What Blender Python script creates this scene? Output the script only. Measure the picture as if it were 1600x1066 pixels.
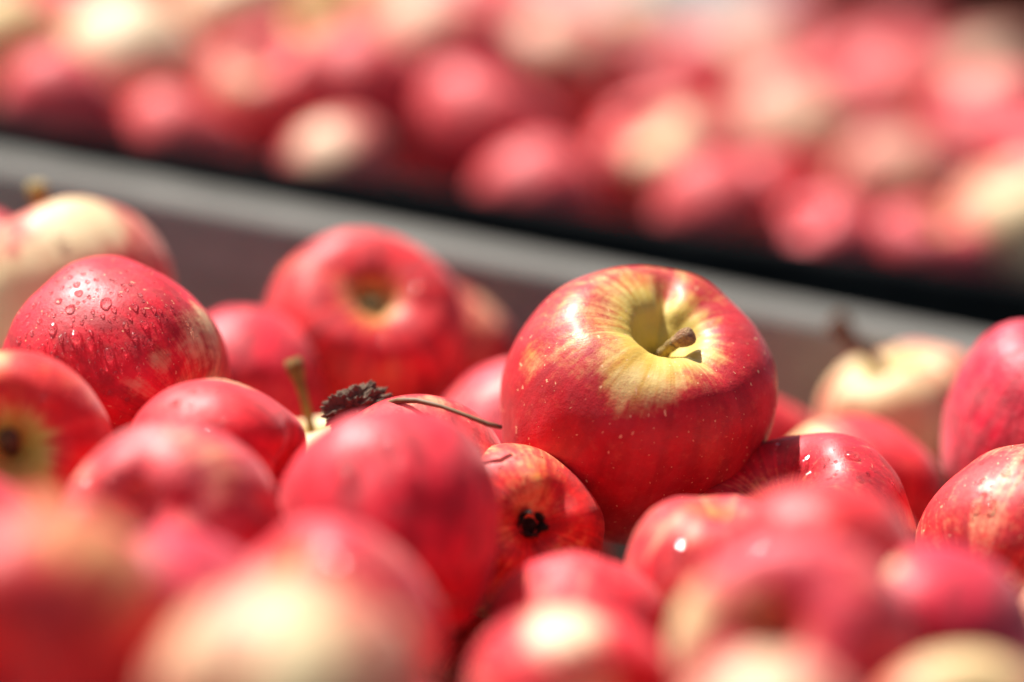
import bpy, bmesh, math, random
from mathutils import Vector, Matrix, noise
from mathutils.bvhtree import BVHTree

scene = bpy.context.scene
col = scene.collection
for o in list(bpy.data.objects):
    bpy.data.objects.remove(o)

# ------------------------------------------------------------------ camera
PITCH, ROLL = math.radians(10.0), math.radians(9.5)
LENS, SENSOR = 135.0, 36.0
FPX = 1600 * LENS / SENSOR                    # focal length in pixels of the 1600 px wide photograph
CAM = Vector((0, 0, 0.30))
fwd = Vector((0, math.cos(PITCH), -math.sin(PITCH)))
up0 = Vector((0, math.sin(PITCH), math.cos(PITCH)))
rt0 = Vector((1, 0, 0))
RT = rt0 * math.cos(ROLL) + up0 * math.sin(ROLL)
UP = -rt0 * math.sin(ROLL) + up0 * math.cos(ROLL)
BK = -fwd
cam_d = bpy.data.cameras.new("camera")
cam_d.lens, cam_d.sensor_width = LENS, SENSOR
cam_d.clip_start, cam_d.clip_end = 0.05, 400
cam_d.dof.use_dof = True
cam_d.dof.focus_distance = 0.986
cam_d.dof.aperture_fstop = 2.5
cam = bpy.data.objects.new("camera", cam_d)
m = Matrix((RT, UP, BK)).transposed().to_4x4()
m.translation = CAM
cam.matrix_world = m
col.objects.link(cam)
scene.camera = cam

def c2w(v):                                   # (right, up, toward the viewer) -> world direction
    return RT * v[0] + UP * v[1] + BK * v[2]

def P(px, py, d):                             # where a thing seen at this pixel stands, d metres along the view
    return CAM + fwd * d + RT * ((px - 800) / FPX * d) - UP * ((py - 533) / FPX * d)

# ------------------------------------------------------------------ sky, sun, exposure
SUN = Vector((-0.48, 0.32, 0.80)).normalized()      # direction towards the sun: high, behind the heap, a little left
sun_elev = math.asin(SUN.z)
sun_az = math.atan2(SUN.x, SUN.y)
world = bpy.data.worlds.new("World")
scene.world = world
world.use_nodes = True
wn = world.node_tree
sky = wn.nodes.new("ShaderNodeTexSky")
sky.sky_type = 'NISHITA'
sky.sun_disc = False
sky.sun_elevation = sun_elev
sky.sun_rotation = sun_az
sky.air_density = 0.7
sky.dust_density = 3.5
sky.ozone_density = 0.4
wn.links.new(sky.outputs[0], wn.nodes["Background"].inputs[0])
wn.nodes["Background"].inputs[1].default_value = 0.052
sun_d = bpy.data.lights.new("sun", 'SUN')
sun_d.energy = 5.0
sun_d.angle = math.radians(0.53)
sun_d.color = (1.0, 0.955, 0.89)
sun = bpy.data.objects.new("sun", sun_d)
sun.rotation_euler = SUN.to_track_quat('Z', 'Y').to_euler()
sun.location = (-1, 2, 3)
col.objects.link(sun)
scene.view_settings.view_transform = 'Standard'
scene.view_settings.look = 'None'
scene.view_settings.exposure = 0.92
scene.view_settings.gamma = 1.0
scene.render.engine = 'CYCLES'
scene.cycles.max_bounces = 7
scene.cycles.diffuse_bounces = 4
scene.cycles.sample_clamp_indirect = 6.0

# ------------------------------------------------------------------ small helpers
def tag(o, label=None, cat=None, group=None, kind=None):
    if label: o["label"] = label
    if cat: o["category"] = cat
    if group: o["group"] = group
    if kind: o["kind"] = kind
    return o

def link(name, me, mat=None, parent=None):
    o = bpy.data.objects.new(name, me)
    col.objects.link(o)
    if mat is not None and me is not None and not me.materials:
        me.materials.append(mat)
    if parent is not None:
        o.parent = parent
    return o

def smooth(me):
    me.polygons.foreach_set("use_smooth", [True] * len(me.polygons))
    return me

class Nodes:
    """Writes a node tree as expressions."""
    def __init__(self, name):
        self.mat = bpy.data.materials.new(name)
        self.mat.use_nodes = True
        self.t = self.mat.node_tree
        self.bsdf = self.t.nodes["Principled BSDF"]
    def put(self, sock, v):
        if isinstance(v, bpy.types.NodeSocket):
            self.t.links.new(v, sock)
        elif v is not None:
            if hasattr(sock.default_value, "__len__") and not hasattr(v, "__len__"):
                v = (v,) * len(sock.default_value)
            elif hasattr(sock.default_value, "__len__") and len(sock.default_value) == 4 and len(v) == 3:
                v = (*v, 1)
            sock.default_value = v
    def math(self, op, a, b=None, c=None, clamp=False):
        n = self.t.nodes.new("ShaderNodeMath"); n.operation = op; n.use_clamp = clamp
        for s, v in zip(n.inputs, (a, b, c)): self.put(s, v)
        return n.outputs[0]
    def add(self, a, b): return self.math('ADD', a, b)
    def sub(self, a, b): return self.math('SUBTRACT', a, b)
    def mul(self, a, b): return self.math('MULTIPLY', a, b)
    def vec(self, op, a, b=None, out=0):
        n = self.t.nodes.new("ShaderNodeVectorMath"); n.operation = op
        self.put(n.inputs[0], a)
        if b is not None: self.put(n.inputs[3 if op == 'SCALE' else 1], b)
        return n.outputs[out]
    def ramp(self, v, a, b, lo=0.0, hi=1.0):           # smoothstep between a and b
        n = self.t.nodes.new("ShaderNodeMapRange"); n.interpolation_type = 'SMOOTHSTEP'
        if a > b: a, b, lo, hi = b, a, hi, lo
        for s, x in zip(n.inputs, (v, a, b, lo, hi)): self.put(s, x)
        return n.outputs[0]
    def noise(self, vec, scale, detail=3.0, rough=0.55, w=None):
        n = self.t.nodes.new("ShaderNodeTexNoise")
        if w is not None:
            n.noise_dimensions = '4D'; n.inputs["W"].default_value = w
        self.put(n.inputs["Vector"], vec)
        n.inputs["Scale"].default_value = scale; n.inputs["Detail"].default_value = detail
        n.inputs["Roughness"].default_value = rough
        return n.outputs["Fac"]
    def voronoi(self, vec, scale, rnd=1.0):
        n = self.t.nodes.new("ShaderNodeTexVoronoi")
        self.put(n.inputs["Vector"], vec); n.inputs["Scale"].default_value = scale
        n.inputs["Randomness"].default_value = rnd
        return n.outputs["Distance"], n.outputs["Color"]
    def mix(self, f, a, b):
        n = self.t.nodes.new("ShaderNodeMix"); n.data_type = 'RGBA'
        self.put(n.inputs[0], f); self.put(n.inputs[6], a); self.put(n.inputs[7], b)
        return n.outputs[2]
    def coord(self):
        return self.t.nodes.new("ShaderNodeTexCoord").outputs["Object"]
    def xyz(self, v):
        n = self.t.nodes.new("ShaderNodeSeparateXYZ"); self.put(n.inputs[0], v); return n.outputs
    def join(self, x, y, z):
        n = self.t.nodes.new("ShaderNodeCombineXYZ")
        for s, v in zip(n.inputs, (x, y, z)): self.put(s, v)
        return n.outputs[0]
    def bump(self, h, strength, dist):
        n = self.t.nodes.new("ShaderNodeBump")
        n.inputs["Strength"].default_value = strength; n.inputs["Distance"].default_value = dist
        self.put(n.inputs["Height"], h)
        self.put(self.bsdf.inputs["Normal"], n.outputs[0])
    def set(self, **k):
        for a, v in k.items():
            self.put(self.bsdf.inputs[a.replace("_", " ")], v)

# ------------------------------------------------------------------ materials
def skin(seed, blush=0.9, patches=(), cav=0.6, hue=0.5, dots=0.6, bloom=0.5, under=0.5, fine=False, contrast=1.0, light=0.0):
    """Apple skin in the apple's own unit space. patches: (direction, radius, strength) where the red is missing."""
    n = Nodes("apple_skin")
    p = n.coord()
    off = n.vec('ADD', p, (seed * 3.7, seed * 1.3, seed * 2.1))
    d = n.vec('NORMALIZE', p)
    x, y, z = n.xyz(p)
    flat = n.vec('NORMALIZE', n.join(x, y, 0.0))
    fx, fy, _ = n.xyz(flat)
    rr = n.vec('LENGTH', n.join(x, y, 0.0), None, 1)
    polar = n.ramp(rr, 0.10, 0.8, 0.05, 1.0)
    # streaks run from stem to calyx
    sv = n.join(n.add(fx, seed * 5.1), fy, n.mul(z, 0.16))
    streak = n.noise(sv, 7.0, 3.0, 0.6)
    big = n.noise(off, 1.3, 2.0, 0.5)
    mid = n.noise(off, 4.5, 3.0, 0.6)
    val = n.add(blush, n.mul(n.sub(big, 0.5), 1.0 * contrast))
    val = n.add(val, n.mul(n.mul(n.sub(streak, 0.5), 1.0 * contrast), polar))
    val = n.add(val, n.mul(n.sub(mid, 0.5), 0.7))
    if fine:
        hair = n.noise(n.join(n.add(fx, seed), fy, n.mul(z, 0.10)), 26.0, 3.0, 0.6)
        val = n.add(val, n.mul(n.mul(n.sub(hair, 0.5), 0.4), polar))
        val = n.add(val, n.mul(n.sub(n.noise(off, 14.0, 4.0, 0.7), 0.5), 0.8))
    for q, rad, st in patches:
        dist = n.vec('DISTANCE', d, tuple(q), 1)
        val = n.sub(val, n.ramp(dist, rad * 1.15, rad * 0.25, 0.0, st))
    topm = n.ramp(z, 0.0, 0.25)
    cavity = n.mul(n.ramp(n.add(rr, n.mul(n.sub(streak, 0.5), 0.35)), 0.55, 0.10), topm)           # the stem bowl stays greenish yellow
    val = n.sub(val, n.mul(cavity, cav))
    mask = n.ramp(val, 0.12, 0.92)
    pale = n.mix(n.ramp(n.add(n.noise(off, 2.2, 2.0), n.mul(n.sub(streak, 0.5), 0.8)), 0.35, 0.68), (0.72, 0.54, 0.20), (0.62, 0.37, 0.06))
    pale = n.mix(under, pale, (0.76, 0.61, 0.39))
    pale = n.mix(n.mul(cavity, 0.85 * (1 if cav > 0.3 else 0.4)), pale, (0.62, 0.46, 0.07))
    warm = (0.82, 0.016, 0.012); pink = (0.76, 0.014, 0.055)
    r0 = tuple(a * (1 - hue) + b * hue for a, b in zip(warm, pink))
    r0 = tuple(a * (1 - light) + b * light for a, b in zip(r0, (0.90, 0.15, 0.15))) if light >= 0 else tuple(a * (1 + light) for a in r0)
    r1 = tuple(c * (1 - 0.48 * min(1, contrast)) for c in r0)
    red = n.mix(n.ramp(n.add(n.mul(mid, 0.5), n.mul(streak, 0.6)), 0.42, 0.68), r0, r1)
    if fine:
        red = n.mix(n.ramp(n.noise(off, 12.0, 4.0, 0.7), 0.52, 0.75, 0.0, 0.30), red, (0.70, 0.13, 0.07))
    c = n.mix(mask, pale, red)
    if dots > 0.05:                                        # corky speckles (lenticels)
        vd, vc = n.voronoi(n.vec('ADD', off, n.vec('SCALE', n.join(big, mid, streak), 0.3)), 13.0)
        sel = n.xyz(vc)
        size = n.add(0.07, n.mul(n.mul(sel[1], sel[1]), 0.09))
        dot = n.mul(n.ramp(n.sub(vd, size), 0.03, -0.02), n.math('GREATER_THAN', sel[0], 0.15))
        c = n.mix(n.mul(dot, dots), c, (0.80, 0.50, 0.27))
        if fine:
            v2, c2 = n.voronoi(off, 24.0)
            s2 = n.xyz(c2)
            c = n.mix(n.mul(n.mul(n.ramp(v2, 0.12, 0.06), n.math('GREATER_THAN', s2[0], 0.55)), dots * 0.6), c, (0.76, 0.36, 0.20))
    # thin waxy bloom, blotchy
    wax = n.ramp(n.noise(off, 3.2, 4.0, 0.7), 0.35, 0.72, 0.0, 0.09 * bloom)
    c = n.mix(wax, c, (0.82, 0.50, 0.48))
    n.set(Base_Color=c, Roughness=n.ramp(mid, 0.3, 0.7, 0.42, 0.58), Specular_IOR_Level=0.30,
          Sheen_Weight=(0.05 if fine else 0.15), Sheen_Roughness=0.45, Sheen_Tint=(1.0, 0.86, 0.84))
    h = n.noise(off, 18.0, 3.0, 0.6)
    if fine:
        h = n.add(n.mul(h, 0.6), n.mul(n.noise(off, 70.0, 2.0, 0.6), 0.3))
        n.set(Coat_Weight=0.09, Coat_Roughness=0.28)
    n.bump(h, 0.09, 0.05)
    return n.mat

def stem_mat(name, a, b, scale=9.0):
    n = Nodes(name)
    p = n.coord()
    f = n.noise(p, scale, 5.0, 0.7)
    g = n.noise(p, scale * 4, 3.0, 0.7)
    c = n.mix(n.ramp(f, 0.38, 0.62), a, b)
    c = n.mix(n.ramp(g, 0.55, 0.7, 0, 0.55), c, (0.42, 0.36, 0.27))
    n.set(Base_Color=c, Roughness=0.7, Specular_IOR_Level=0.3)
    n.bump(g, 0.6, 0.02)
    return n.mat

STEM_GREEN = stem_mat("stem_green_brown", (0.20, 0.13, 0.02), (0.10, 0.045, 0.015))
STEM_TAN = stem_mat("stem_tan", (0.44, 0.25, 0.06), (0.27, 0.14, 0.04))
STEM_RED = stem_mat("stem_red_brown", (0.19, 0.075, 0.02), (0.09, 0.035, 0.015))
STEM_OLIVE = stem_mat("stem_olive", (0.52, 0.38, 0.10), (0.32, 0.20, 0.06))
STEM_TIP = stem_mat("stem_cut_end", (0.50, 0.31, 0.14), (0.32, 0.16, 0.08), 14)
CALYX = stem_mat("dried_calyx", (0.035, 0.022, 0.012), (0.012, 0.008, 0.006), 12)

def wood(name, base, dark, light, grain=1.0, rough=0.75):
    n = Nodes(name)
    p = n.coord()
    x, y, z = n.xyz(p)
    gv = n.join(n.mul(x, 2.0), n.mul(y, 40.0), n.mul(z, 40.0))
    g = n.noise(gv, 2.2, 6.0, 0.7)
    b = n.noise(p, 22.0, 5.0, 0.7)
    fleck = n.noise(p, 260.0, 3.0, 0.7)
    c = n.mix(n.ramp(g, 0.35, 0.7, 0.0, grain), base, dark)
    c = n.mix(n.ramp(b, 0.45, 0.75, 0.0, 0.55), c, light)
    c = n.mix(n.ramp(fleck, 0.45, 0.75, 0.0, 0.35), c, light)
    n.set(Base_Color=c, Roughness=rough, Specular_IOR_Level=0.10)
    n.bump(n.add(n.mul(g, 0.7), n.mul(fleck, 0.3)), 0.5, 0.002)
    return n.mat

WOOD_FACE = wood("weathered_board", (0.24, 0.36, 0.31), (0.13, 0.20, 0.17), (0.35, 0.49, 0.43))
WOOD_TOP = wood("bare_board_edge", (0.165, 0.16, 0.145), (0.085, 0.082, 0.074), (0.27, 0.262, 0.24))
WOOD_BROWN = wood("brown_stained_board", (0.13, 0.035, 0.022), (0.07, 0.02, 0.014), (0.17, 0.055, 0.035))

def plastic():
    n = Nodes("black_plastic")
    p = n.coord()
    f = n.noise(p, 30.0, 5.0, 0.7)
    n.set(Base_Color=n.mix(n.ramp(f, 0.4, 0.7), (0.006, 0.007, 0.008), (0.013, 0.014, 0.015)),
          Roughness=n.ramp(f, 0.3, 0.7, 0.6, 0.8), Specular_IOR_Level=0.04)
    n.bump(n.noise(p, 400.0, 2.0), 0.15, 0.001)
    return n.mat
PLASTIC = plastic()

def pavement():
    n = Nodes("grey_pavement")
    p = n.coord()
    a = n.noise(p, 3.0, 5.0, 0.6)
    b = n.noise(p, 120.0, 4.0, 0.7)
    c = n.mix(n.ramp(a, 0.35, 0.7), (0.23, 0.225, 0.22), (0.31, 0.305, 0.295))
    c = n.mix(n.ramp(b, 0.4, 0.7, 0, 0.5), c, (0.16, 0.155, 0.15))
    n.set(Base_Color=c, Roughness=0.85)
    n.bump(b, 0.5, 0.003)
    return n.mat

def water():
    """Thin clear beads: the skin shows through, the curved rim mirrors the sky, the sun leaves a glint."""
    n = Nodes("water_drop")
    t = n.t
    tr = t.nodes.new("ShaderNodeBsdfTransparent"); tr.inputs[0].default_value = (0.93, 0.90, 0.90, 1)
    gl = t.nodes.new("ShaderNodeBsdfGlossy"); gl.inputs["Roughness"].default_value = 0.09
    fr = t.nodes.new("ShaderNodeFresnel"); fr.inputs[0].default_value = 1.5
    mx = t.nodes.new("ShaderNodeMixShader")
    geo = t.nodes.new("ShaderNodeNewGeometry")
    front = n.math('SUBTRACT', 1.0, geo.outputs["Backfacing"])     # light leaving the bead from the skin side passes freely
    t.links.new(n.mul(fr.outputs[0], front), mx.inputs[0]); t.links.new(tr.outputs[0], mx.inputs[1]); t.links.new(gl.outputs[0], mx.inputs[2])
    gs = t.nodes.new("ShaderNodeBsdfGlass"); gs.inputs["IOR"].default_value = 1.33; gs.inputs["Roughness"].default_value = 0.04
    m2 = t.nodes.new("ShaderNodeMixShader"); m2.inputs[0].default_value = 0.75
    t.links.new(mx.outputs[0], m2.inputs[1]); t.links.new(gs.outputs[0], m2.inputs[2])
    t.links.new(m2.outputs[0], t.nodes["Material Output"].inputs[0])
    t.nodes.remove(n.bsdf)
    return n.mat
WATER = water()

# ------------------------------------------------------------------ the setting
gm = bpy.data.meshes.new("ground")
gm.from_pydata([(-120, -60, 0), (120, -60, 0), (120, 200, 0), (-120, 200, 0)], [], [(0, 1, 2, 3)])
tag(link("ground", gm, pavement()), kind="structure")

def board(name, size, loc, mat, parent, bevel=0.002, seg=2, top_mat=None, rotz=0.0):
    bm = bmesh.new()
    bmesh.ops.create_cube(bm, size=1.0)
    bmesh.ops.scale(bm, vec=size, verts=bm.verts)
    bmesh.ops.bevel(bm, geom=list(bm.edges), offset=bevel, segments=seg, affect='EDGES', profile=0.5)
    me = bpy.data.meshes.new(name)
    bm.normal_update()
    for f in bm.faces:
        f.material_index = 1 if (top_mat is not None and f.normal.z > 0.5) else 0
    bm.to_mesh(me); bm.free()
    me.materials.append(mat)
    if top_mat is not None: me.materials.append(top_mat)
    o = link(name, me, None, parent)
    o.location = loc
    o.rotation_euler.z = rotz
    return o

def empty(name, loc, rotz=0.0):
    e = bpy.data.objects.new(name, None)
    e.empty_display_size = 0.05
    col.objects.link(e)
    e.location = loc; e.rotation_euler.z = rotz
    return e

# wooden crate that holds the near apples; its far board crosses the picture
WTOP = 0.30 - 0.181
yaw1 = math.radians(-8.0)
crate = empty("wooden_crate", (0, 1.155, 0), yaw1)
tag(crate, "weathered wooden crate holding the near apples, pale bare top edge", "crate")
TH = 0.043
board("far_board", (0.92, TH, WTOP - 0.004), (0, TH / 2, (WTOP - 0.004) / 2 + 0.004), WOOD_FACE, crate, 0.003, 3, WOOD_TOP)
board("side_board", (0.022, 0.60, WTOP - 0.012), (-0.445, -0.302, (WTOP - 0.012) / 2 + 0.004), WOOD_FACE, crate, 0.002, 2, WOOD_TOP)
board("side_board", (0.022, 0.60, WTOP - 0.012), (0.445, -0.302, (WTOP - 0.012) / 2 + 0.004), WOOD_FACE, crate, 0.002, 2, WOOD_TOP)
board("near_board", (0.92, 0.022, WTOP - 0.020), (0, -0.616, (WTOP - 0.020) / 2 + 0.004), WOOD_FACE, crate, 0.002, 2, WOOD_TOP)
board("bottom_board", (0.862, 0.598, 0.010), (0, -0.302, 0.010), WOOD_FACE, crate, 0.001, 1)

# black plastic crate behind
RTOP = 0.30 - 0.1758
yaw2 = math.radians(5.0)
crate2 = empty("plastic_crate", (0, 1.262, 0), yaw2)
tag(crate2, "black plastic crate with rounded rim behind the wooden crate", "crate")
RW = 0.014
def rim(name, length, loc, rotz=0.0):
    return board(name, (length, RW, 0.030), loc, PLASTIC, crate2, 0.006, 4, None, rotz)
L2, D2 = 1.05, 0.80
smooth(rim("rim", L2, (0, RW / 2, RTOP - 0.015)).data)
smooth(rim("rim", L2, (0, D2 - RW / 2, RTOP - 0.015)).data)
smooth(rim("rim", D2 - 2 * RW - 0.002, (-L2 / 2 + RW / 2, D2 / 2, RTOP - 0.016), math.pi / 2).data)
smooth(rim("rim", D2 - 2 * RW - 0.002, (L2 / 2 - RW / 2, D2 / 2, RTOP - 0.016), math.pi / 2).data)
hw = RTOP - 0.034
board("wall_panel", (L2 - 0.03, 0.010, hw), (0, 0.008, hw / 2 + 0.003), PLASTIC, crate2)
board("wall_panel", (L2 - 0.03, 0.010, hw), (0, D2 - 0.008, hw / 2 + 0.003), PLASTIC, crate2)
board("wall_panel", (0.010, D2 - 0.06, hw), (-L2 / 2 + 0.020, D2 / 2, hw / 2 + 0.003), PLASTIC, crate2)
board("wall_panel", (0.010, D2 - 0.06, hw), (L2 / 2 - 0.020, D2 / 2, hw / 2 + 0.003), PLASTIC, crate2)
board("bottom_panel", (L2 - 0.06, D2 - 0.056, 0.010), (0, D2 / 2, 0.009), PLASTIC, crate2)
for k in range(9):
    board("rib", (0.010, 0.006, hw - 0.01), (-L2 / 2 + 0.06 + k * (L2 - 0.12) / 8, 0.0005, hw / 2 + 0.003), PLASTIC, crate2)

# brown crate further back at the right
crate3 = empty("brown_crate", (0.44, 2.62, 0), math.radians(-4))
tag(crate3, "dark reddish brown crate in shade at the top right corner", "crate")
for k in range(3):
    board("plank", (0.62, 0.02, 0.072), (0, 0, 0.040 + k * 0.076), WOOD_BROWN, crate3)
    board("plank", (0.62, 0.02, 0.072), (0, 0.42, 0.040 + k * 0.076), WOOD_BROWN, crate3)
for s in (-1, 1):
    board("side_board", (0.02, 0.396, 0.222), (s * 0.298, 0.21, 0.116), WOOD_BROWN, crate3)

# ------------------------------------------------------------------ apples
PROFILE = [(0.0, 0.44), (0.06, 0.455), (0.14, 0.545), (0.24, 0.67), (0.36, 0.775), (0.50, 0.825), (0.66, 0.80), (0.82, 0.67),
           (0.94, 0.45), (1.0, 0.14), (0.985, -0.16), (0.90, -0.45), (0.76, -0.66), (0.60, -0.785), (0.46, -0.825),
           (0.34, -0.80), (0.22, -0.72), (0.12, -0.655), (0.05, -0.63), (0.0, -0.625)]

def catmull(pts, n):
    out = []
    segs = len(pts) - 1
    for i in range(n + 1):
        t = i / n * segs
        k = min(int(t), segs - 1); u = t - k
        p0 = pts[k - 1] if k > 0 else (-pts[1][0], pts[1][1])
        p1, p2 = pts[k], pts[k + 1]
        p3 = pts[k + 2] if k + 2 < len(pts) else (-pts[-2][0], pts[-2][1])
        out.append(tuple(0.5 * ((2 * b) + (-a + c) * u + (2 * a - 5 * b + 4 * c - d) * u * u + (-a + 3 * b - 3 * c + d) * u ** 3)
                         for a, b, c, d in zip(p0, p1, p2, p3)))
    return out

def apple_mesh(seed, nu=72, nv=64, height=1.0, lobes=1.0, squash=0.0, taper=0.0, ridges=0.0, bowl=1.0):
    """A unit apple: widest radius 1, stem bowl at +z, calyx basin at -z."""
    rng = random.Random(seed)
    ph, ph2 = rng.uniform(0, 6.28), rng.uniform(0, 6.28)
    off = Vector((seed * 7.31, seed * 2.17, seed * 5.03))
    lean = Vector((rng.uniform(-1, 1), rng.uniform(-1, 1))) * 0.07
    prof = catmull([(r * bowl if k < 5 else r * (1 + bowl) / 2 if k == 5 else r, z + (1 - bowl) * 0.25 if k < 3 else z) for k, (r, z) in enumerate(PROFILE)], nv)
    verts = [(0, 0, prof[0][1] * height)]
    for r, z in prof[1:-1]:
        low = max(0.0, -z); top = max(0.0, z)
        for i in range(nu):
            a = 2 * math.pi * i / nu
            l5 = math.cos(5 * a + ph)
            k = 1 + lobes * (0.028 * l5 * low + 0.012 * l5 * top) + 0.022 * math.cos(2 * a + ph2) + 0.012 * math.cos(3 * a + ph)
            k += taper * z
            x, y = r * math.cos(a) * k * (1 + squash), r * math.sin(a) * k * (1 - squash)
            rimw = math.exp(-((r - 0.50) / 0.22) ** 2)
            zz = z + lobes * rimw * (0.022 * l5 * (1.3 if z < 0 else 0.7) * (1 if z > 0 else -1))
            if z > 0 and ridges:
                cr = math.exp(-((r - 0.38) / 0.2) ** 2)
                zz -= ridges * cr * (max(0, math.cos(a - 1.35)) ** 40 * 0.16 + max(0, math.cos(a - 3.3)) ** 60 * 0.05 + max(0, math.cos(a - 5.2)) ** 50 * 0.06
                                     + 0.005 * math.sin(11 * a) + 0.003 * math.sin(19 * a + 1))
            v = Vector((x + lean.x * z, y + lean.y * z, zz * height))
            q = v * 1.1 + off
            b = 0.045 * noise.noise(q) + 0.016 * noise.noise(q * 2.7)
            v *= 1 + b
            verts.append(tuple(v))
    verts.append((0, 0, prof[-1][1] * height))
    faces = []
    rings = nv - 1
    for i in range(nu):
        faces.append((0, 1 + i, 1 + (i + 1) % nu))
    for k in range(rings - 1):
        a, b = 1 + k * nu, 1 + (k + 1) * nu
        for i in range(nu):
            j = (i + 1) % nu
            faces.append((a + i, b + i, b + j, a + j))
    e = len(verts) - 1; a = 1 + (rings - 1) * nu
    for i in range(nu):
        faces.append((e, a + (i + 1) % nu, a + i))
    me = bpy.data.meshes.new("apple")
    me.from_pydata(verts, [], faces)
    smooth(me)
    return me

def tube(pts, radii, seg=12, caps=True):
    """A bent tube through pts with a radius at each."""
    bm = bmesh.new()
    pts = [Vector(p) for p in pts]
    rings = []
    ref = None
    for i, p in enumerate(pts):
        t = (pts[min(i + 1, len(pts) - 1)] - pts[max(i - 1, 0)]).normalized()
        if ref is None:
            ref = t.orthogonal().normalized()
        u = (ref - t * ref.dot(t)).normalized(); ref = u
        w = t.cross(u)
        rings.append([bm.verts.new(p + (u * math.cos(6.28318 * k / seg) + w * math.sin(6.28318 * k / seg)) * radii[i]) for k in range(seg)])
    for a, b in zip(rings, rings[1:]):
        for k in range(seg):
            bm.faces.new((a[k], a[(k + 1) % seg], b[(k + 1) % seg], b[k]))
    if caps:
        bm.faces.new(rings[0][::-1]); bm.faces.new(rings[-1])
    me = bpy.data.meshes.new("tube")
    bm.to_mesh(me); bm.free()
    return smooth(me)

def bez(p0, p1, p2, n):
    p0, p1, p2 = Vector(p0), Vector(p1), Vector(p2)
    return [p0 * (1 - t) ** 2 + p1 * 2 * t * (1 - t) + p2 * t * t for t in (i / (n - 1) for i in range(n))]

def add_stem(ap, tip, base=None, r=0.055, mat=STEM_GREEN, knob=1.5, bend=0.0, height=1.0, n=14):
    """Stem in the apple's unit space from the bottom of the bowl to tip."""
    b = Vector(base or (0, 0, 0.42 * height)); t = Vector(tip)
    mid = (b + t) / 2 + Vector((bend, -bend, 0.0))
    pts = bez(b, mid, t, n)
    rad = []
    for i in range(n):
        u = i / (n - 1)
        k = 1.15 - 0.25 * math.sin(u * 3.14) + (knob - 1) * max(0, (u - 0.72) / 0.28) ** 1.0
        if u > 0.985: k *= 0.82
        rad.append(r * k * (1 + 0.08 * math.sin(i * 2.3)))
    o = link("stem", tube(pts, rad, 14), mat, ap)
    return o

def add_knob_stem(ap, base, joint, tip, r, mat, tipmat):
    pts = bez(base, (Vector(base) + Vector(joint)) / 2 + Vector((0, 0, 0.02)), joint, 10)
    rad = [r * (1.05 - 0.15 * math.sin(i / 9 * 3.1) + 0.04 * math.sin(i * 2)) for i in range(10)]
    s = link("stem", tube(pts, rad, 18), mat, ap)
    d = Vector(tip) - Vector(joint)
    ks = [-0.25, 0.0, 0.2, 0.45, 0.7, 0.88, 0.97, 1.0]
    rr = [0.75, 0.95, 1.22, 1.42, 1.46, 1.36, 1.12, 0.78]
    link("cut_end", tube([Vector(joint) + d * k for k in ks], [r * q for q in rr], 18), tipmat, s)
    return s

def add_calyx(ap, height=1.0, size=0.2, seed=0, lift=0.0):
    """Dried sepals curled over the basin at the blossom end."""
    rng = random.Random(seed)
    bm = bmesh.new()
    zb = -0.62 * height + 0.02
    for k in range(6):
        a = k / 6 * 6.283 + rng.uniform(-0.3, 0.3)
        ln = size * rng.uniform(0.8, 1.25); w = size * 0.34
        prev = None
        for i in range(6):
            t = i / 5
            out = size * 0.30 + ln * (0.55 * t - 0.35 * t * t * rng.uniform(0.5, 1.5))
            zz = zb - ln * (1.15 * t - 0.35 * t * t) - lift * t
            wd = w * (1 - t ** 1.7) + 0.006
            c, s = math.cos(a + 0.25 * t), math.sin(a + 0.25 * t)
            row = [bm.verts.new((out * c - q * wd * s, out * s + q * wd * c, zz + 0.35 * wd * abs(q))) for q in (-1, 0, 1)]
            if prev:
                for q in (0, 1):
                    bm.faces.new((prev[q], prev[q + 1], row[q + 1], row[q]))
            prev = row
    bmesh.ops.create_uvsphere(bm, u_segments=10, v_segments=6, radius=size * 0.42, matrix=Matrix.Translation((0, 0, zb)))
    me = bpy.data.meshes.new("calyx")
    bm.to_mesh(me); bm.free()
    o = link("calyx", smooth(me), CALYX, ap)
    md = o.modifiers.new("thick", 'SOLIDIFY'); md.thickness = 0.018
    return o

heroes = {}
def apple(key, px, py, rpx, d, axis, label, spin=0.0, height=1.0, blush=0.92, patches=(), cav=0.6, hue=0.5, dots=0.5, bloom=0.5,
          under=0.5, nu=72, nv=64, seed=None, lobes=1.0, squash=0.0, taper=0.0, group=None, fine=False, ridges=0.0, contrast=1.0, mesh=None, bowl=1.0, light=0.0):
    seed = seed if seed is not None else len(heroes) + 3
    z = c2w(axis).normalized()
    ref = RT if abs(z.dot(RT)) < 0.9 else UP
    x = (ref - z * ref.dot(z)).normalized()
    x = Matrix.Rotation(spin, 3, z) @ x
    y = z.cross(x)
    rot = Matrix((x, y, z)).transposed()
    R = rpx * d / FPX
    me = mesh or apple_mesh(seed, nu, nv, height, lobes, squash, taper, ridges, bowl)
    inv = rot.inverted()
    loc = P(px, py, d)
    ray = (loc - CAM).normalized()
    pl = []
    for q in patches:                                     # (right, up, toward viewer, radius, strength) on the skin
        pl.append(((inv @ c2w(q[:3])).normalized(), q[3], q[4]))
    o = bpy.data.objects.new("apple", me)
    col.objects.link(o)
    mt = skin(seed, blush, pl, cav, hue, dots, bloom, under, fine, contrast, light)
    if me.materials:
        o.material_slots[0].link = 'OBJECT'
        o.material_slots[0].material = mt
    else:
        me.materials.append(mt)
    o.matrix_world = Matrix.Translation(loc) @ rot.to_4x4() @ Matrix.Scale(R, 4)
    tag(o, label, "apple", group)
    heroes[key] = (o, loc, R, rot)
    return o

def loc_dir(key, v):                                      # camera-space vector -> unit apple space
    return heroes[key][3].inverted() @ c2w(v)

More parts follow.
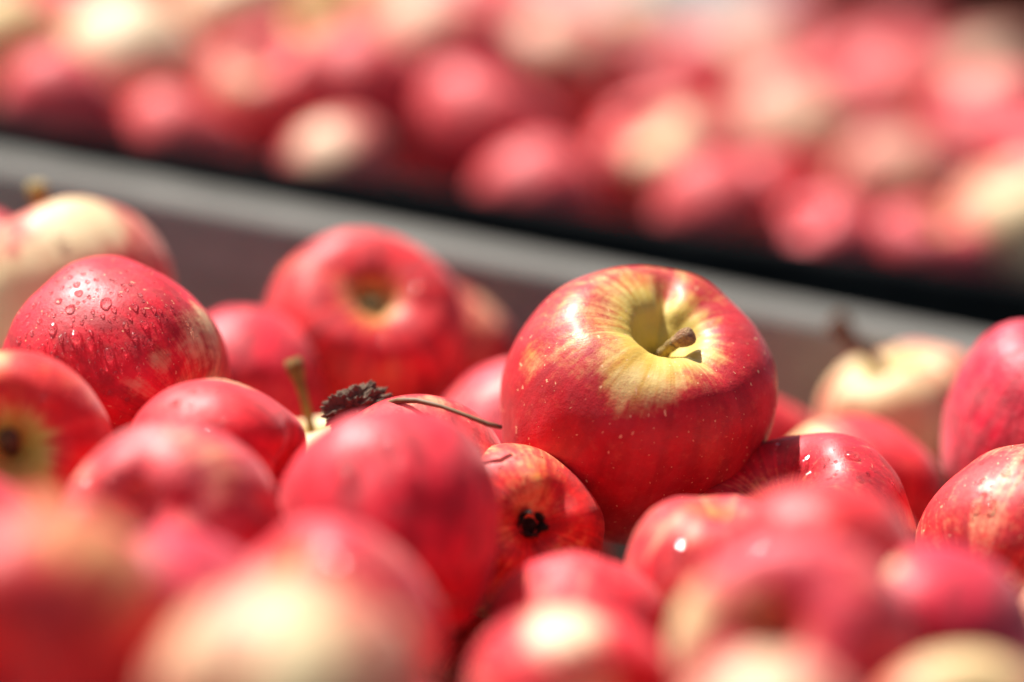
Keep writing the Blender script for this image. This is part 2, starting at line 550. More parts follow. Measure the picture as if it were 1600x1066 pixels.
FRONT = "apples heaped in the wooden crate"
# --- the sharp apple
a = apple("main", 990, 638, 214, 1.014, (0.27, 0.74, 0.62), "large sharp red apple on top of the heap, yellow bowl and short knobbed stem",
          spin=0.2, height=0.98, blush=1.12, nu=160, nv=140, seed=21, lobes=0.8, fine=True, dots=0.95, hue=0.45, bloom=0.5, cav=1.0, under=0.0, ridges=0.55, bowl=0.80, contrast=0.6, light=-0.30,
          patches=[(0.0, 0.24, 0.95, 0.38, 0.72), (-0.3, 0.74, 0.6, 0.8, 0.42), (0.35, 0.45, 0.8, 0.5, 0.55), (-0.75, 0.35, 0.55, 0.16, 0.35), (0.25, 0.9, 0.2, 0.6, 0.45)], group=FRONT)
b0 = Vector((0, 0, 0.40))
b0 = Vector((0, 0, 0.44)); j0 = b0 + loc_dir("main", (0.17, 0.16, 0.24)); t0 = j0 + loc_dir("main", (0.12, 0.055, 0.05))
add_knob_stem(a, b0, j0, t0, 0.047, STEM_OLIVE, STEM_TIP)

# --- left group
apple("drops", 180, 588, 184, 1.012, (-0.75, 0.45, -0.35), "wet crimson apple covered in water droplets at the left", height=1.0, blush=1.15, seed=5, nu=110, nv=96, fine=True,
      dots=0.7, hue=0.55, cav=0.2, patches=[(0.80, 0.35, 0.5, 0.42, 0.65), (0.45, 0.15, 0.9, 0.14, 0.45), (0.25, -0.1, 0.95, 0.14, 0.4), (0.6, -0.3, 0.7, 0.45, 0.35)], group=FRONT, lobes=0.7)
a = apple("pale_left", 112, 472, 160, 1.085, (-0.42, 0.85, -0.32), "pale cream apple with upright brown stem behind the droplet-covered apple", height=0.98, blush=0.66, seed=6,
          under=0.7, cav=0.3, hue=0.4, patches=[(0.15, 0.7, 0.6, 0.55, 0.6), (-0.3, -0.1, 0.9, 0.8, 0.7)], group=FRONT, bowl=0.8)
add_stem(a, tuple(loc_dir("pale_left", (-0.34, 1.16, 0.05))), r=0.07, mat=STEM_OLIVE, bend=-0.04)
apple("edge_left", -88, 446, 140, 1.13, (0.2, 0.8, 0.4), "magenta apple cut by the left edge behind the pale cream apple", blush=1.05, hue=0.9, group=FRONT)
a = apple("stem_left", 14, 706, 160, 0.955, (0.20, 0.10, 0.97), "red apple at the left edge turning its dark stem bowl to the viewer", blush=0.98, seed=8, hue=0.15, cav=1.0, under=0.1, contrast=0.6,
          patches=[(0.3, -0.45, 0.8, 0.5, 0.8), (-0.2, 0.8, 0.4, 0.45, 0.55), (-0.5, -0.2, 0.8, 0.3, 0.5)], group=FRONT)
add_stem(a, tuple(Vector((0, 0, 0.42)) + loc_dir("stem_left", (0.02, 0.12, 0.45))), r=0.075, mat=STEM_RED, knob=1.35)
apple("mid_left", 335, 738, 148, 0.965, (-0.92, 0.10, -0.3), "dark red apple with a cream streak along its top, below the droplet-covered apple", blush=1.12, seed=9, hue=0.4,
      patches=[(0.25, 0.93, -0.1, 0.42, 0.9), (0.02, 0.98, -0.1, 0.3, 0.6)], cav=0.1, group=FRONT, dots=0.25)
apple("pink_left", 258, 840, 182, 0.915, (0.3, -0.3, -0.9), "broad pink apple with soft water glints at lower left", blush=0.98, seed=10, hue=0.6, bloom=2.4, height=0.9,
      patches=[(0.6, 0.55, 0.5, 0.5, 0.25)], group=FRONT, dots=0.15)
a = apple("bowl_back", 566, 522, 158, 1.105, (0.20, 0.52, 0.83), "red apple turning its orange brown bowl to the viewer, near the far board", blush=1.05, seed=11, hue=0.35, bloom=1.0, bowl=0.75,
          patches=[(-0.6, 0.65, 0.3, 0.5, 0.25)], cav=0.75, under=0.0, height=0.84, group=FRONT, dots=0.2, lobes=0.5, spin=1.0)
add_stem(a, (0.02, 0.02, 0.58), r=0.09, mat=STEM_GREEN, knob=1.2)
apple("back_left_red", 380, 628, 138, 1.085, (0.1, 0.5, -0.85), "plain rose red apple wedged between the droplet-covered apple and the brown-bowled one", blush=1.05, seed=12, hue=0.7, group=FRONT, dots=0.2,
      patches=[(0.5, -0.55, 0.65, 0.4, 0.7)])
apple("back_mid", 676, 566, 124, 1.165, (0.3, 0.6, -0.7), "salmon pink apple peeping out behind the apple with the orange brown bowl", blush=0.85, seed=13, hue=0.3,
      patches=[(0.5, 0.75, 0.3, 0.6, 0.25)], group=FRONT, dots=0.1)
apple("behind_main", 818, 724, 158, 1.075, (0.4, 0.7, -0.5), "rose pink apple tucked behind the left side of the large sharp apple", blush=0.95, seed=14, hue=0.85, bloom=1.4, group=FRONT, dots=0.1)
a = apple("pale_stem", 500, 778, 140, 1.035, (-0.06, 0.97, 0.15), "pale apple mostly hidden in a gap, long brown stem standing up", blush=0.35, seed=15, under=0.8, cav=0.4,
          patches=[(0, 0.8, 0.5, 0.7, 0.5)], group=FRONT, dots=0.3)
add_stem(a, tuple(Vector((0, 0, 0.42)) + loc_dir("pale_stem", (-0.28, 1.14, 0.0))), r=0.056, mat=STEM_TAN, knob=2.0, bend=0.05)
apple("wine_behind", 652, 792, 162, 0.992, (-0.1, 0.6, -0.75), "red apple with droplets on its crown, hidden behind the big wine red apple", blush=0.95, seed=16, hue=0.35, group=FRONT, dots=0.5,
      patches=[(0.1, 0.9, 0.3, 0.4, 0.3)])
a = apple("wine", 614, 832, 172, 0.925, (-0.2, 0.75, -0.6), "big wine red apple with round water glints left of the centre", blush=1.3, seed=17, hue=0.65, height=1.08, cav=0.45, group=FRONT, dots=0.12, bloom=0.5, taper=0.05)
a = apple("calyx", 800, 834, 140, 0.982, (-0.30, -0.20, -0.92), "orange red apple with black dried blossom end under the large sharp apple", blush=0.85, seed=18, hue=0.1, under=0.0, height=0.95,
          patches=[(0.2, 0.6, 0.8, 0.4, 0.25), (0.7, -0.3, 0.6, 0.4, 0.25)], group=FRONT, fine=True, dots=0.3, nu=96, nv=90, lobes=1.6)
add_calyx(a, 0.95, 0.25, 5, 0.02)

# --- right group
apple("wet_right", 1252, 880, 190, 0.998, (-0.34, 0.80, 0.48), "wet red apple with stemless bowl at the right foot of the large sharp apple", blush=1.0, seed=19, hue=0.55, cav=0.5, fine=True, dots=0.4, nu=110, nv=90,
      patches=[(-0.35, 0.6, 0.7, 0.3, 0.35)], group=FRONT, lobes=1.4)
apple("front_right", 1128, 922, 158, 0.938, (0.05, 0.93, 0.15), "pink red apple with round water glints, front right of the large sharp apple", blush=0.90, seed=20, hue=0.5, bloom=1.2, dots=0.3, cav=0.5,
      patches=[(-0.5, -0.2, 0.8, 0.5, 0.25)], group=FRONT)
apple("blur_red", 1278, 914, 166, 0.880, (0.3, 0.2, -0.9), "blurred bright red apple leaning on the wet apple with the bowl", blush=1.0, seed=22, hue=0.3, dots=0.1, group=FRONT)
apple("blur_bowl", 1240, 1020, 188, 0.825, (-0.30, 0.36, 0.88), "very blurred mauve red apple with dark bowl in the right foreground", blush=0.98, seed=23, hue=0.8, cav=0.35, bloom=1.2, dots=0.1, bowl=0.72,
      patches=[(-0.9, 0.2, 0.3, 0.55, 0.9), (-0.2, -0.6, 0.8, 0.5, 0.7)], group=FRONT)
apple("blur_dark", 1462, 1010, 160, 0.868, (0.3, 0.4, -0.85), "blurred dark wine apple in the lower right foreground", blush=1.25, seed=24, hue=0.9, dots=0.1, group=FRONT,
      patches=[(-0.5, 0.75, 0.4, 0.3, 0.7)])
apple("speckled", 1604, 866, 164, 0.985, (0.5, 0.55, -0.65), "wet speckled light red apple cut by the right edge", blush=0.82, seed=25, hue=0.3, fine=True, dots=0.95, nu=96, nv=80,
      patches=[(0.1, -0.5, 0.8, 0.7, 0.5)], group=FRONT)
apple("magenta_right", 1652, 692, 182, 1.04, (0.4, 0.85, 0.3), "tall magenta apple at the right edge above the speckled one", blush=1.12, seed=26, hue=1.0, bloom=1.6, dots=0.2, group=FRONT)
apple("red_right", 1342, 800, 146, 1.07, (-0.5, 0.3, -0.8), "red apple with peach left shoulder in front of the pale right-hand apple", blush=1.02, seed=27, hue=0.45, dots=0.15,
      patches=[(-0.75, 0.65, 0.3, 0.7, 0.9)], group=FRONT)
a = apple("pale_right", 1412, 655, 136, 1.135, (-0.24, 0.93, 0.24), "pale cream ribbed apple with long brown stem near the far board at right", blush=0.48, seed=28, under=0.6, cav=0.5, height=0.85, lobes=2.6,
          patches=[(-0.3, 0.1, 0.9, 0.8, 0.3)], group=FRONT, dots=0.1, contrast=1.4)
add_stem(a, tuple(Vector((0, 0, 0.36)) + loc_dir("pale_right", (-0.74, 0.82, 0.1))), base=(0, 0, 0.34), r=0.085, mat=STEM_RED, knob=1.6, bend=0.05)
apple("gap_right", 1152, 748, 140, 1.125, (0.3, 0.8, -0.3), "small coral red apple glimpsed between the large sharp apple and the pale right one", blush=1.0, seed=29, hue=0.35, dots=0.1, group=FRONT)

# --- foreground row, far out of focus
apple("low_mid", 905, 1020, 152, 0.925, (0.2, 0.8, -0.5), "red apple low in the centre, below the apple with the black blossom end", blush=0.98, seed=30, hue=0.6, bloom=1.0, dots=0.15, group=FRONT)
apple("white_front", 892, 1105, 168, 0.845, (0.4, -0.2, 0.85), "blurred apple with white cheek at the bottom centre", blush=0.9, seed=31, hue=0.6, under=0.95, dots=0.1,
      patches=[(-0.1, 0.8, 0.6, 0.5, 0.9), (0.2, 0.1, 0.95, 0.5, 0.5)], cav=0.1, group=FRONT)
apple("pink_bowl", 512, 986, 172, 0.855, (-0.62, 0.68, 0.36), "blurred pink apple with a bowl at its upper left, below the wine red one", blush=0.92, seed=32, hue=0.7, bloom=1.2, dots=0.1, cav=0.7,
      patches=[(-0.35, 0.75, 0.5, 0.5, 0.3)], group=FRONT)
apple("cream_front", 446, 1122, 222, 0.755, (0.5, 0.2, -0.85), "very blurred big cream apple at the bottom left centre", blush=0.74, seed=33, under=0.7, hue=0.4, dots=0.0,
      patches=[(0.0, 0.5, 0.85, 1.2, 0.35)], cav=0.0, group=FRONT, contrast=1.3)
apple("green_front", 62, 1000, 214, 0.768, (0.2, 0.3, -0.93), "very blurred red apple with yellow green shoulder in the bottom left corner", blush=1.05, seed=34, hue=0.25, under=0.1, dots=0.0, cav=0.0,
      patches=[(0.3, 0.9, 0.3, 0.6, 0.55), (0.8, 0.5, 0.4, 0.45, 0.4)], group=FRONT)
apple("mauve_front", 276, 990, 160, 0.845, (0.1, 0.3, -0.95), "blurred mauve apple between the broad pink one and the cream one", blush=1.2, seed=35, hue=1.0, dots=0.0, bloom=1.2, group=FRONT)
apple("edge_low_left", -62, 862, 128, 0.875, (0.2, 0.2, -0.95), "blurred rose apple peeping in at the left edge above the yellow green shoulder", blush=1.0, seed=36, hue=0.8, dots=0.0, group=FRONT)
apple("peach_corner", 1500, 1180, 160, 0.80, (0.1, 0.3, 0.95), "blurred peach apple barely rising into the bottom right edge", blush=0.75, seed=37, under=0.5, dots=0.0,
      patches=[(0.0, 0.9, 0.4, 0.8, 0.5)], group=FRONT)
apple("blush_bottom", 1190, 1208, 172, 0.755, (0.3, 0.3, -0.9), "very blurred blush pink apple at the bottom right, under the dark bowl", blush=0.72, seed=38, under=0.9, dots=0.0,
      patches=[(0.0, 0.8, 0.5, 0.8, 0.4)], group=FRONT)
apple("edge_low_right", 1700, 1020, 130, 0.93, (0.3, 0.7, -0.6), "pale pink apple just showing at the right edge under the speckled one", blush=0.5, seed=39, under=0.8, dots=0.1, group=FRONT)

# --- hidden layer that carries the heap
def project(p):
    q = p - CAM
    d = q.dot(fwd)
    return 800 + q.dot(RT) / d * FPX, 533 - q.dot(UP) / d * FPX, d

rng = random.Random(4)
meshes_lo = [apple_mesh(200 + k, 40, 34, random.Random(k).uniform(0.9, 1.05), 1.0, 0.0, random.Random(k).uniform(-0.08, 0.06)) for k in range(7)]
light_mats = [skin(70 + k, b, [], 0.5, h, 0.0, 1.0, 0.6, light=0.4) for k, (b, h) in enumerate(((1.1, 0.3), (1.0, 0.6), (0.95, 0.4)))]
fill_mats = [skin(60 + k, b, [], 0.6, h, 0.2, 0.6, 0.5) for k, (b, h) in enumerate(((1.1, 0.3), (1.0, 0.6), (0.95, 0.4), (1.05, 0.2), (1.2, 0.8)))]
placed = [(v[1], v[2]) for v in heroes.values()]
def filler(p, R, label, group, mats=fill_mats):
    o = bpy.data.objects.new("apple", meshes_lo[rng.randrange(len(meshes_lo))])
    col.objects.link(o)
    if not o.data.materials: o.data.materials.append(fill_mats[0])
    o.material_slots[0].link = 'OBJECT'
    o.material_slots[0].material = mats[rng.randrange(len(mats))]
    ax = Vector((rng.gauss(0, 1), rng.gauss(0, 1), rng.gauss(0, 1))).normalized()
    o.matrix_world = Matrix.Translation(p) @ ax.to_track_quat('Z', 'X').to_matrix().to_4x4() @ Matrix.Rotation(rng.uniform(0, 6), 4, 'Z') @ Matrix.Scale(R, 4)
    tag(o, label, "apple", group)
    placed.append((p, R))
    return o

for j in range(11):
    for i in range(13):
        R = rng.uniform(0.0245, 0.027)
        y = 0.66 + j * 0.048
        p = Vector((-0.335 + i * 0.054 + (j % 2) * 0.027 + rng.uniform(-.004, .004), y + rng.uniform(-.004, .004), 0.018 + R))
        px, py, d = project(p)
        if not (-150 < px < 1750) or p.y > 1.118 - p.x * math.tan(-yaw1) - R * 0.2:
            continue
        if any((p - q).length < 0.90 * (R + r) for q, r in placed):
            continue
        filler(p, R, "red apple buried in the gaps under the top apples of the wooden crate", "buried apples in the wooden crate")

# ------------------------------------------------------------------ apples in the black crate
BACK = "blurred apples heaped in the black crate"
back = [  # px, py, r, height below the camera, blush, hue, under, pale patch (right, up, toward, radius, strength), label
    (45, 62, 112, 0.160, 0.35, 0.2, 0.35, (0, .5, .8, 1.0, .4), "blurred peach apple in the black crate, at the top left corner"),
    (108, 150, 92, 0.172, 0.98, 0.6, 0.5, None, "blurred pink apple over the black rim at far left"),
    (238, 92, 108, 0.160, 0.25, 0.3, 0.9, (-.2, .2, .9, 1.1, .5), "blurred cream apple in the black crate, top left"),
    (170, 15, 90, 0.150, 1.15, 0.4, 0.5, None, "blurred deep red apple at the top edge between the peach and cream ones"),
    (345, 25, 100, 0.150, 0.55, 0.4, 0.9, (0, .6, .7, .9, .5), "blurred greyish pink apple at the top edge right of the cream one"),
    (268, 185, 88, 0.176, 1.0, 0.3, 0.4, (-.5, -.2, .8, .5, .4), "blurred red apple under the cream one by the black rim"),
    (392, 135, 108, 0.164, 0.92, 0.2, 0.7, (-.3, .5, .7, .7, .4), "blurred salmon apple right of the cream one in the black crate"),
    (560, 8, 100, 0.148, 0.45, 0.2, 0.3, (0, .3, .9, .9, .4), "blurred beige orange apple at the top edge, left of centre"),
    (498, 222, 84, 0.176, 0.7, 0.5, 0.9, (-.2, .5, .8, .7, .5), "blurred pale rose apple low against the black rim, left of centre"),
    (585, 165, 96, 0.166, 1.05, 0.4, 0.5, None, "blurred plain red apple above the pale rose one by the rim"),
    (690, 72, 118, 0.156, 0.75, 0.5, 0.95, (-.2, .5, .8, .8, .4), "blurred large blush pink apple at top centre"),
    (715, 205, 108, 0.170, 0.95, 0.55, 0.8, (0, .4, .9, .5, .25), "blurred bright pink apple over the rim, under the blush pink one"),
    (812, 262, 84, 0.178, 1.15, 0.5, 0.5, None, "blurred dark red apple by the rim behind the centre of the picture"),
    (872, 110, 112, 0.160, 0.72, 0.35, 0.9, (0, .5, .8, .9, .35), "blurred light salmon apple right of top centre"),
    (975, 38, 98, 0.152, 0.40, 0.3, 0.85, (.2, .3, .9, .8, .5), "blurred cream apple at the top, right of the centre"),
    (800, 5, 95, 0.146, 1.0, 0.5, 0.5, None, "blurred rose red apple at the top edge, centre"),
    (1040, 238, 104, 0.170, 0.80, 0.3, 0.75, (-.05, .25, .95, .75, .95), "blurred red apple with a round cream cheek above the large sharp apple"),
    (1058, 135, 92, 0.160, 1.08, 0.4, 0.5, None, "blurred bright red apple above the one with the cream cheek"),
    (1175, 92, 96, 0.155, 0.62, 0.6, 0.9, (0, .5, .8, .8, .4), "blurred dusty pink apple at the top, right of the red one"),
    (1252, 205, 108, 0.166, 0.70, 0.5, 0.9, (-.15, .3, .9, .8, .45), "blurred pale pink apple right of the one with the cream cheek"),
    (1230, 335, 86, 0.178, 1.0, 0.5, 0.5, None, "blurred coral apple low at the rim under the pale pink one"),
    (1345, 130, 88, 0.157, 0.98, 0.3, 0.6, None, "blurred coral red apple above right of the pale pink one"),
    (1410, 52, 84, 0.148, 1.15, 0.5, 0.5, None, "blurred strong red apple near the top right, before the brown crate"),
    (1432, 175, 94, 0.158, 0.9, 0.5, 0.7, (0, .5, .8, .5, .3), "blurred soft pink apple in the right half of the black crate"),
    (1412, 272, 92, 0.168, 0.55, 0.7, 0.95, (-.1, .2, .95, .7, .4), "blurred greyish cream apple in the right half of the black crate"),
    (1340, 362, 84, 0.178, 1.05, 0.65, 0.5, None, "blurred magenta red apple by the rim at right"),
    (1560, 92, 86, 0.148, 0.50, 0.4, 0.9, (0, .4, .9, .8, .5), "blurred pale pink apple at the top right corner"),
    (1528, 205, 96, 0.160, 1.0, 0.6, 0.6, None, "blurred hot pink apple near the right edge of the black crate"),
    (1550, 372, 118, 0.172, 0.45, 0.2, 0.6, (-.2, .2, .9, .9, .4), "blurred large peach apple at the right edge over the black rim"),
    (1622, 262, 90, 0.166, 1.1, 0.7, 0.5, None, "blurred wine red apple cut by the right edge above the peach one"),
    (1300, 30, 84, 0.147, 0.8, 0.5, 0.8, None, "blurred dull rose apple at the top edge left of the brown crate"),
    (1128, 318, 84, 0.176, 1.0, 0.4, 0.6, None, "blurred red apple at the rim right of the cream cheek"),
    (1448, 378, 84, 0.176, 0.85, 0.7, 0.8, None, "blurred dusky rose apple at the rim left of the large peach one"),
]
def at_height(px, py, H):
    v = fwd + RT * ((px - 800) / FPX) - UP * ((py - 533) / FPX)
    d = -H / v.z
    return d
spots = []
for px, py, r, H, *_ in back:
    d = at_height(px, py + 26, H)
    spots.append([P(px, py + 26, d), r * 1.18 * d / FPX])
for it in range(120):                                     # let the apples settle beside each other
    for i in range(len(spots)):
        for j in range(i):
            dv = spots[i][0] - spots[j][0]
            need = 0.87 * (spots[i][1] + spots[j][1]) - dv.length
            if need > 0:
                push = Vector((dv.x * 0.35, dv.y, dv.z * 0.6)).normalized() * need * 0.25
                spots[i][0] += push; spots[j][0] -= push
    for sp in spots:
        edge = 1.262 + sp[0].x * math.tan(yaw2) + RW + sp[1] * 0.70
        sp[0].y = max(edge, sp[0].y)
        near = max(0.0, min(1.0, (sp[0].y - edge) / 0.10))
        sp[0].y = min(1.82, sp[0].y)
        sp[0].z = min(0.127 + 0.024 * near if sp[0].y < 1.6 else 0.138, max(0.116 + 0.010 * near, sp[0].z))
for k, (px, py, r, H, bl, hu, un, pt, lab) in enumerate(back):
    px, py, d = project(spots[k][0])
    q = random.Random(500 + k)
    ax = (q.gauss(0, 1), q.gauss(0.4, 1), q.gauss(0, 1))
    apple("b%d" % k, px, py, spots[k][1] * FPX / d, d, ax, lab, blush=bl + 0.13, hue=hu, under=un, patches=[pt] if pt else [], cav=0.5, dots=0.0, bloom=1.2, seed=90 + k, light=0.30,
          mesh=meshes_lo[k % len(meshes_lo)], group=BACK)
placed = [(v[1], v[2]) for v in heroes.values()]
todo = []
for i in range(70):                                       # apples lying against the rim wherever there is room
    R = rng.uniform(0.026, 0.030)
    x = -0.21 + i * 0.006
    p = Vector((x, 1.262 + x * math.tan(yaw2) + RW + R * 0.75, 0.120))
    if all((p - q).length > 0.84 * (R + r) for q, r in placed):
        todo.append((p, R)); placed.append((p, R))
for j in range(12):
    for i in range(14):
        R = rng.uniform(0.0245, 0.027)
        y = 1.335 + j * 0.052
        p = Vector((-0.36 + i * 0.056 + (j % 2) * 0.028, y + rng.uniform(-.004, .004), 0.030 + R + 0.004 * j))
        px, py, d = project(p)
        if not (-120 < px < 1720) or py < -60 or d > 1.95:
            continue
        if any((p - q).length < 0.97 * (R + r) for q, r in placed):
            continue
        todo.append((p, R))
        placed.append((p, R))
def shows(p, R):                                          # can the camera see any of this sphere past the others?
    for k in range(40):
        z = 1 - 2 * (k + 0.5) / 40; a = k * 2.39996
        t = p + Vector((math.cos(a) * math.sqrt(1 - z * z), math.sin(a) * math.sqrt(1 - z * z), z)) * R
        ray = t - CAM; ln = ray.length; ray /= ln
        free = True
        for q, r in placed:
            if (q - p).length < 1e-6: continue
            w = q - CAM; tt = w.dot(ray)
            if 0 < tt < ln and (w - ray * tt).length < r * 0.94: free = False; break
        if free and (t - p).dot(ray) < 0: return True
    return False
for p, R in todo:
    if shows(p, R):
        filler(p, R, "blurred red apple in the gaps between the top apples of the black crate", "buried apples in the black crate", light_mats)

# ------------------------------------------------------------------ soil crumb and dry grass stalk
def soil():
    n = Nodes("dark_soil")
    p = n.coord()
    f = n.noise(p, 180.0, 5.0, 0.75)
    n.set(Base_Color=n.mix(n.ramp(f, 0.38, 0.66), (0.10, 0.065, 0.045), (0.27, 0.19, 0.14)), Roughness=0.95, Specular_IOR_Level=0.2)
    n.bump(f, 0.5, 0.001)
    return n.mat
bm = bmesh.new()
bmesh.ops.create_icosphere(bm, subdivisions=6, radius=1.0)
for v in bm.verts:
    c = v.co.copy()
    k = 1 + 0.30 * noise.noise(c * 1.6 + Vector((4, 1, 7))) + 0.45 * noise.noise(c * 3.6) + 0.35 * abs(noise.noise(c * 8)) + 0.14 * noise.noise(c * 19)
    v.co = Vector((c.x * 1.0, c.y * 0.65, c.z * 0.66)) * k
me = bpy.data.meshes.new("soil_clump")
bm.to_mesh(me); bm.free()
o = link("soil_clump", smooth(me), soil())
o.matrix_world = Matrix.Translation(P(556, 637, 1.000)) @ Matrix((RT, -BK, UP)).transposed().to_4x4() @ Matrix.Rotation(math.radians(-20), 4, 'Y') @ Matrix.Scale(0.0068, 4)
tag(o, "dark crumb of soil caught between the upright brown stem and a red apple", "soil clump")

def straw():
    n = Nodes("dry_straw")
    f = n.noise(n.coord(), 60.0, 4.0, 0.6)
    n.set(Base_Color=n.mix(n.ramp(f, 0.4, 0.65), (0.20, 0.12, 0.05), (0.09, 0.045, 0.03)), Roughness=0.6)
    return n.mat
pts = [P(598, 632, 0.992), P(622, 626, 0.985), P(652, 626, 0.980), P(690, 635, 0.976), P(730, 650, 0.974), P(762, 663, 0.973), P(784, 668, 0.974)]
o = link("grass_stalk", tube(pts, [0.0007, 0.0008, 0.00075, 0.0006, 0.0006, 0.0007, 0.0006], 8), straw())
tag(o, "thin dry grass stalk arching from the soil crumb to the large apple", "grass stalk")

# ------------------------------------------------------------------ water droplets
bpy.context.view_layer.update()
trees = {}
def tree(key):
    if key not in trees:
        me = heroes[key][0].data
        trees[key] = BVHTree.FromPolygons([v.co for v in me.vertices], [p.vertices for p in me.polygons])
    return trees[key]

def hit(key, px, py):
    o = heroes[key][0]
    inv = o.matrix_world.inverted()
    a = inv @ CAM
    b = inv @ P(px, py, 1.0)
    h = tree(key).ray_cast(a, (b - a).normalized())
    return (h[0], h[1]) if h[0] is not None else None

def droplets(key, spots, label=None):
    """spots: (px, py, radius in metres, tallness, stretch). One part per apple."""
    o, loc, R, rot = heroes[key]
    verts, faces = [], []
    down = rot.inverted() @ Vector((0, 0, -1))
    half = rot.inverted() @ (SUN + BK).normalized()
    for px, py, r, tall, st, *flat in spots:
        h = hit(key, px, py)
        if h is None: continue
        c, nrm = h
        if flat:                                          # a broad low bead, tilted midway between sun and viewer to shape its glint
            c = c + nrm * r / R * 0.12
            nrm = (nrm * 0.6 + half).normalized()
        u = (down - nrm * down.dot(nrm))
        u = u.normalized() if u.length > 1e-3 else nrm.orthogonal().normalized()
        w = nrm.cross(u)
        a = r / R
        seg, rg = (14, 6) if r > 0.0007 else (9, 4)
        base = len(verts)
        verts.append(c + nrm * a * tall)
        for k in range(1, rg + 1):
            t = k / rg * 1.62
            for s in range(seg):
                f = 6.28318 * s / seg
                q = math.cos(f)
                ln = st if q > 0 else 1.0
                wob = 1 + 0.10 * math.sin(2 * f + px) + 0.06 * math.sin(3 * f + py)
                sag = 1 + 0.25 * q
                verts.append(c + (u * q * ln + w * math.sin(f)) * a * math.sin(min(t, 1.5708)) * wob + nrm * a * tall * math.cos(t) * sag)
        for s in range(seg):
            faces.append((base, base + 1 + s, base + 1 + (s + 1) % seg))
        for k in range(rg - 1):
            p0 = base + 1 + k * seg; p1 = p0 + seg
            for s in range(seg):
                faces.append((p0 + s, p1 + s, p1 + (s + 1) % seg, p0 + (s + 1) % seg))
    me = bpy.data.meshes.new("water_droplets")
    me.from_pydata([tuple(v) for v in verts], [], faces)
    d = link("water_droplets", smooth(me), WATER, o)
    tag(d, label, kind="stuff")

q = random.Random(11)
spots = [(92, 470, .0012, .5, 1.2), (123, 458, .0013, .5, 1.1), (110, 482, .0016, .5, 1.2), (165, 473, .0020, .45, 1.1), (83, 512, .0016, .5, 1.3), (118, 525, .0020, .5, 1.5),
         (140, 535, .0016, .5, 1.3), (65, 545, .0015, .5, 1.6), (170, 553, .0019, .4, 1.6), (95, 528, .0010, .5, 1.2), (62, 500, .0011, .5, 1.2), (53, 478, .0011, .5, 1.1), (145, 487, .0008, .5, 1.1),
         (196, 508, .0011, .5, 1.2), (210, 478, .0012, .5, 1.1), (225, 506, .0013, .45, 1.1), (178, 483, .0010, .5, 1.1), (120, 445, .0013, .45, 1.0), (150, 437, .0009, .5, 1.0), (210, 525, .0012, .4, 1.3), (90, 562, .0010, .5, 1.3),
         (45, 542, .0008, .5, 1.2), (28, 500, .0009, .5, 1.2), (30, 530, .0011, .5, 1.2), (130, 428, .0009, .5, 1.0), (235, 535, .0010, .4, 1.2), (97, 450, .0009, .5, 1.0), (50, 520, .0009, .5, 1.2)]
taken = [(s[0], s[1], s[2] * 6000) for s in spots]
while len(spots) < 330:
    px, py = q.gauss(130, 85), q.gauss(505, 52)
    r = min(0.0009, max(0.00024, abs(q.gauss(0.0004, 0.00025))))
    if any(math.hypot(px - a, py - b) < c + r * 6000 * 1.2 for a, b, c in taken): continue
    taken.append((px, py, r * 6000)); spots.append((px, py, r, q.uniform(0.6, 0.85), q.uniform(1, 1.12)))
spots = [(a, b, c * 0.82, d * 1.4, 1 + (e - 1) * 0.45) if c > 0.0007 else (a, b, c, d, e) for a, b, c, d, e in spots]
droplets("drops", spots, "clear water droplets beading on the crimson skin")
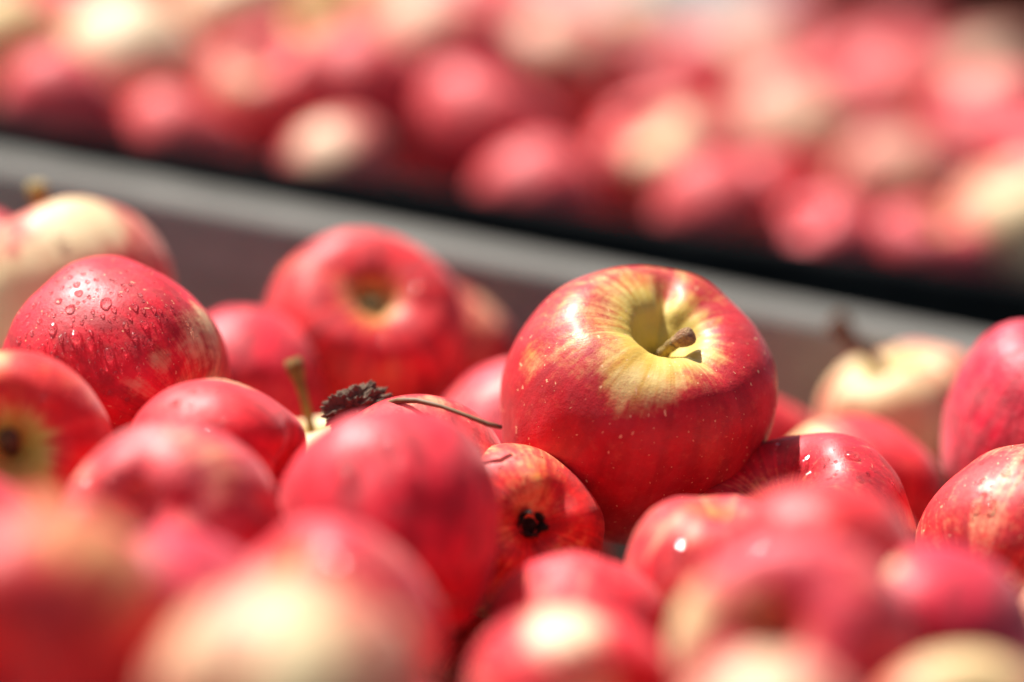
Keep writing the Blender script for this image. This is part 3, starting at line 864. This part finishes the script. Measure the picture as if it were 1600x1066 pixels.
def scatter(key, cx, cy, sx, sy, n, big=0.0011, seed=1, extra=()):
    q = random.Random(seed)
    out = [(x, y, r * 1.12, 0.32, 1.05, 1) for x, y, r in extra]
    for _ in range(n):
        out.append((q.gauss(cx, sx), q.gauss(cy, sy), min(big, max(0.0002, abs(q.gauss(0.0004, 0.0003)))), q.uniform(0.4, 0.7), q.uniform(1, 1.4)))
    droplets(key, out, "fine water droplets on the skin")
scatter("wet_right", 1290, 735, 70, 25, 70, seed=2, extra=[(1258, 722, .0022), (1262, 742, .0018), (1330, 712, .0016)])
scatter("speckled", 1555, 790, 40, 45, 45, seed=3, extra=[(1548, 790, .0016), (1525, 792, .0013), (1572, 740, .0012)])
scatter("wine_behind", 650, 650, 50, 12, 40, seed=4, extra=[(622, 645, .0014), (671, 652, .0014)])
scatter("wine", 590, 720, 60, 40, 10, seed=5, extra=[(603, 692, .0022), (545, 738, .0024), (628, 730, .0022), (570, 705, .0015)])
scatter("mid_left", 320, 650, 40, 25, 8, seed=6, extra=[(328, 673, .0014), (352, 661, .0014), (274, 630, .0012), (276, 664, .0012), (286, 672, .0012)])
scatter("mauve_front", 250, 900, 30, 20, 2, seed=10, extra=[(243, 905, .0024)])
scatter("pink_bowl", 500, 880, 40, 20, 3, seed=12, extra=[(533, 882, .0022), (470, 846, .0016)])
scatter("bowl_back", 640, 470, 30, 30, 3, seed=13, extra=[(655, 450, .0016), (600, 535, .0012)])
scatter("pale_left", 93, 372, 20, 20, 2, seed=14, extra=[(93, 372, .0018)])
scatter("red_right", 1350, 700, 30, 15, 4, seed=15, extra=[(1335, 705, .0014), (1362, 690, .0012)])
scatter("stem_left", 90, 620, 30, 25, 14, seed=16)
scatter("magenta_right", 1550, 640, 40, 40, 16, seed=17)
scatter("calyx", 830, 730, 30, 15, 14, big=0.0007, seed=18)
scatter("pink_left", 200, 770, 50, 40, 6, seed=7, extra=[(182, 770, .0016), (218, 822, .0020), (221, 780, .0018), (130, 752, .0016)])
scatter("front_right", 1100, 800, 50, 20, 20, seed=8, extra=[(1035, 798, .0014), (1065, 855, .0014), (1150, 815, .0022)])
scatter("blur_red", 1180, 820, 30, 25, 4, seed=9, extra=[(1153, 812, .0022), (1196, 825, .0024), (1178, 853, .0024)])
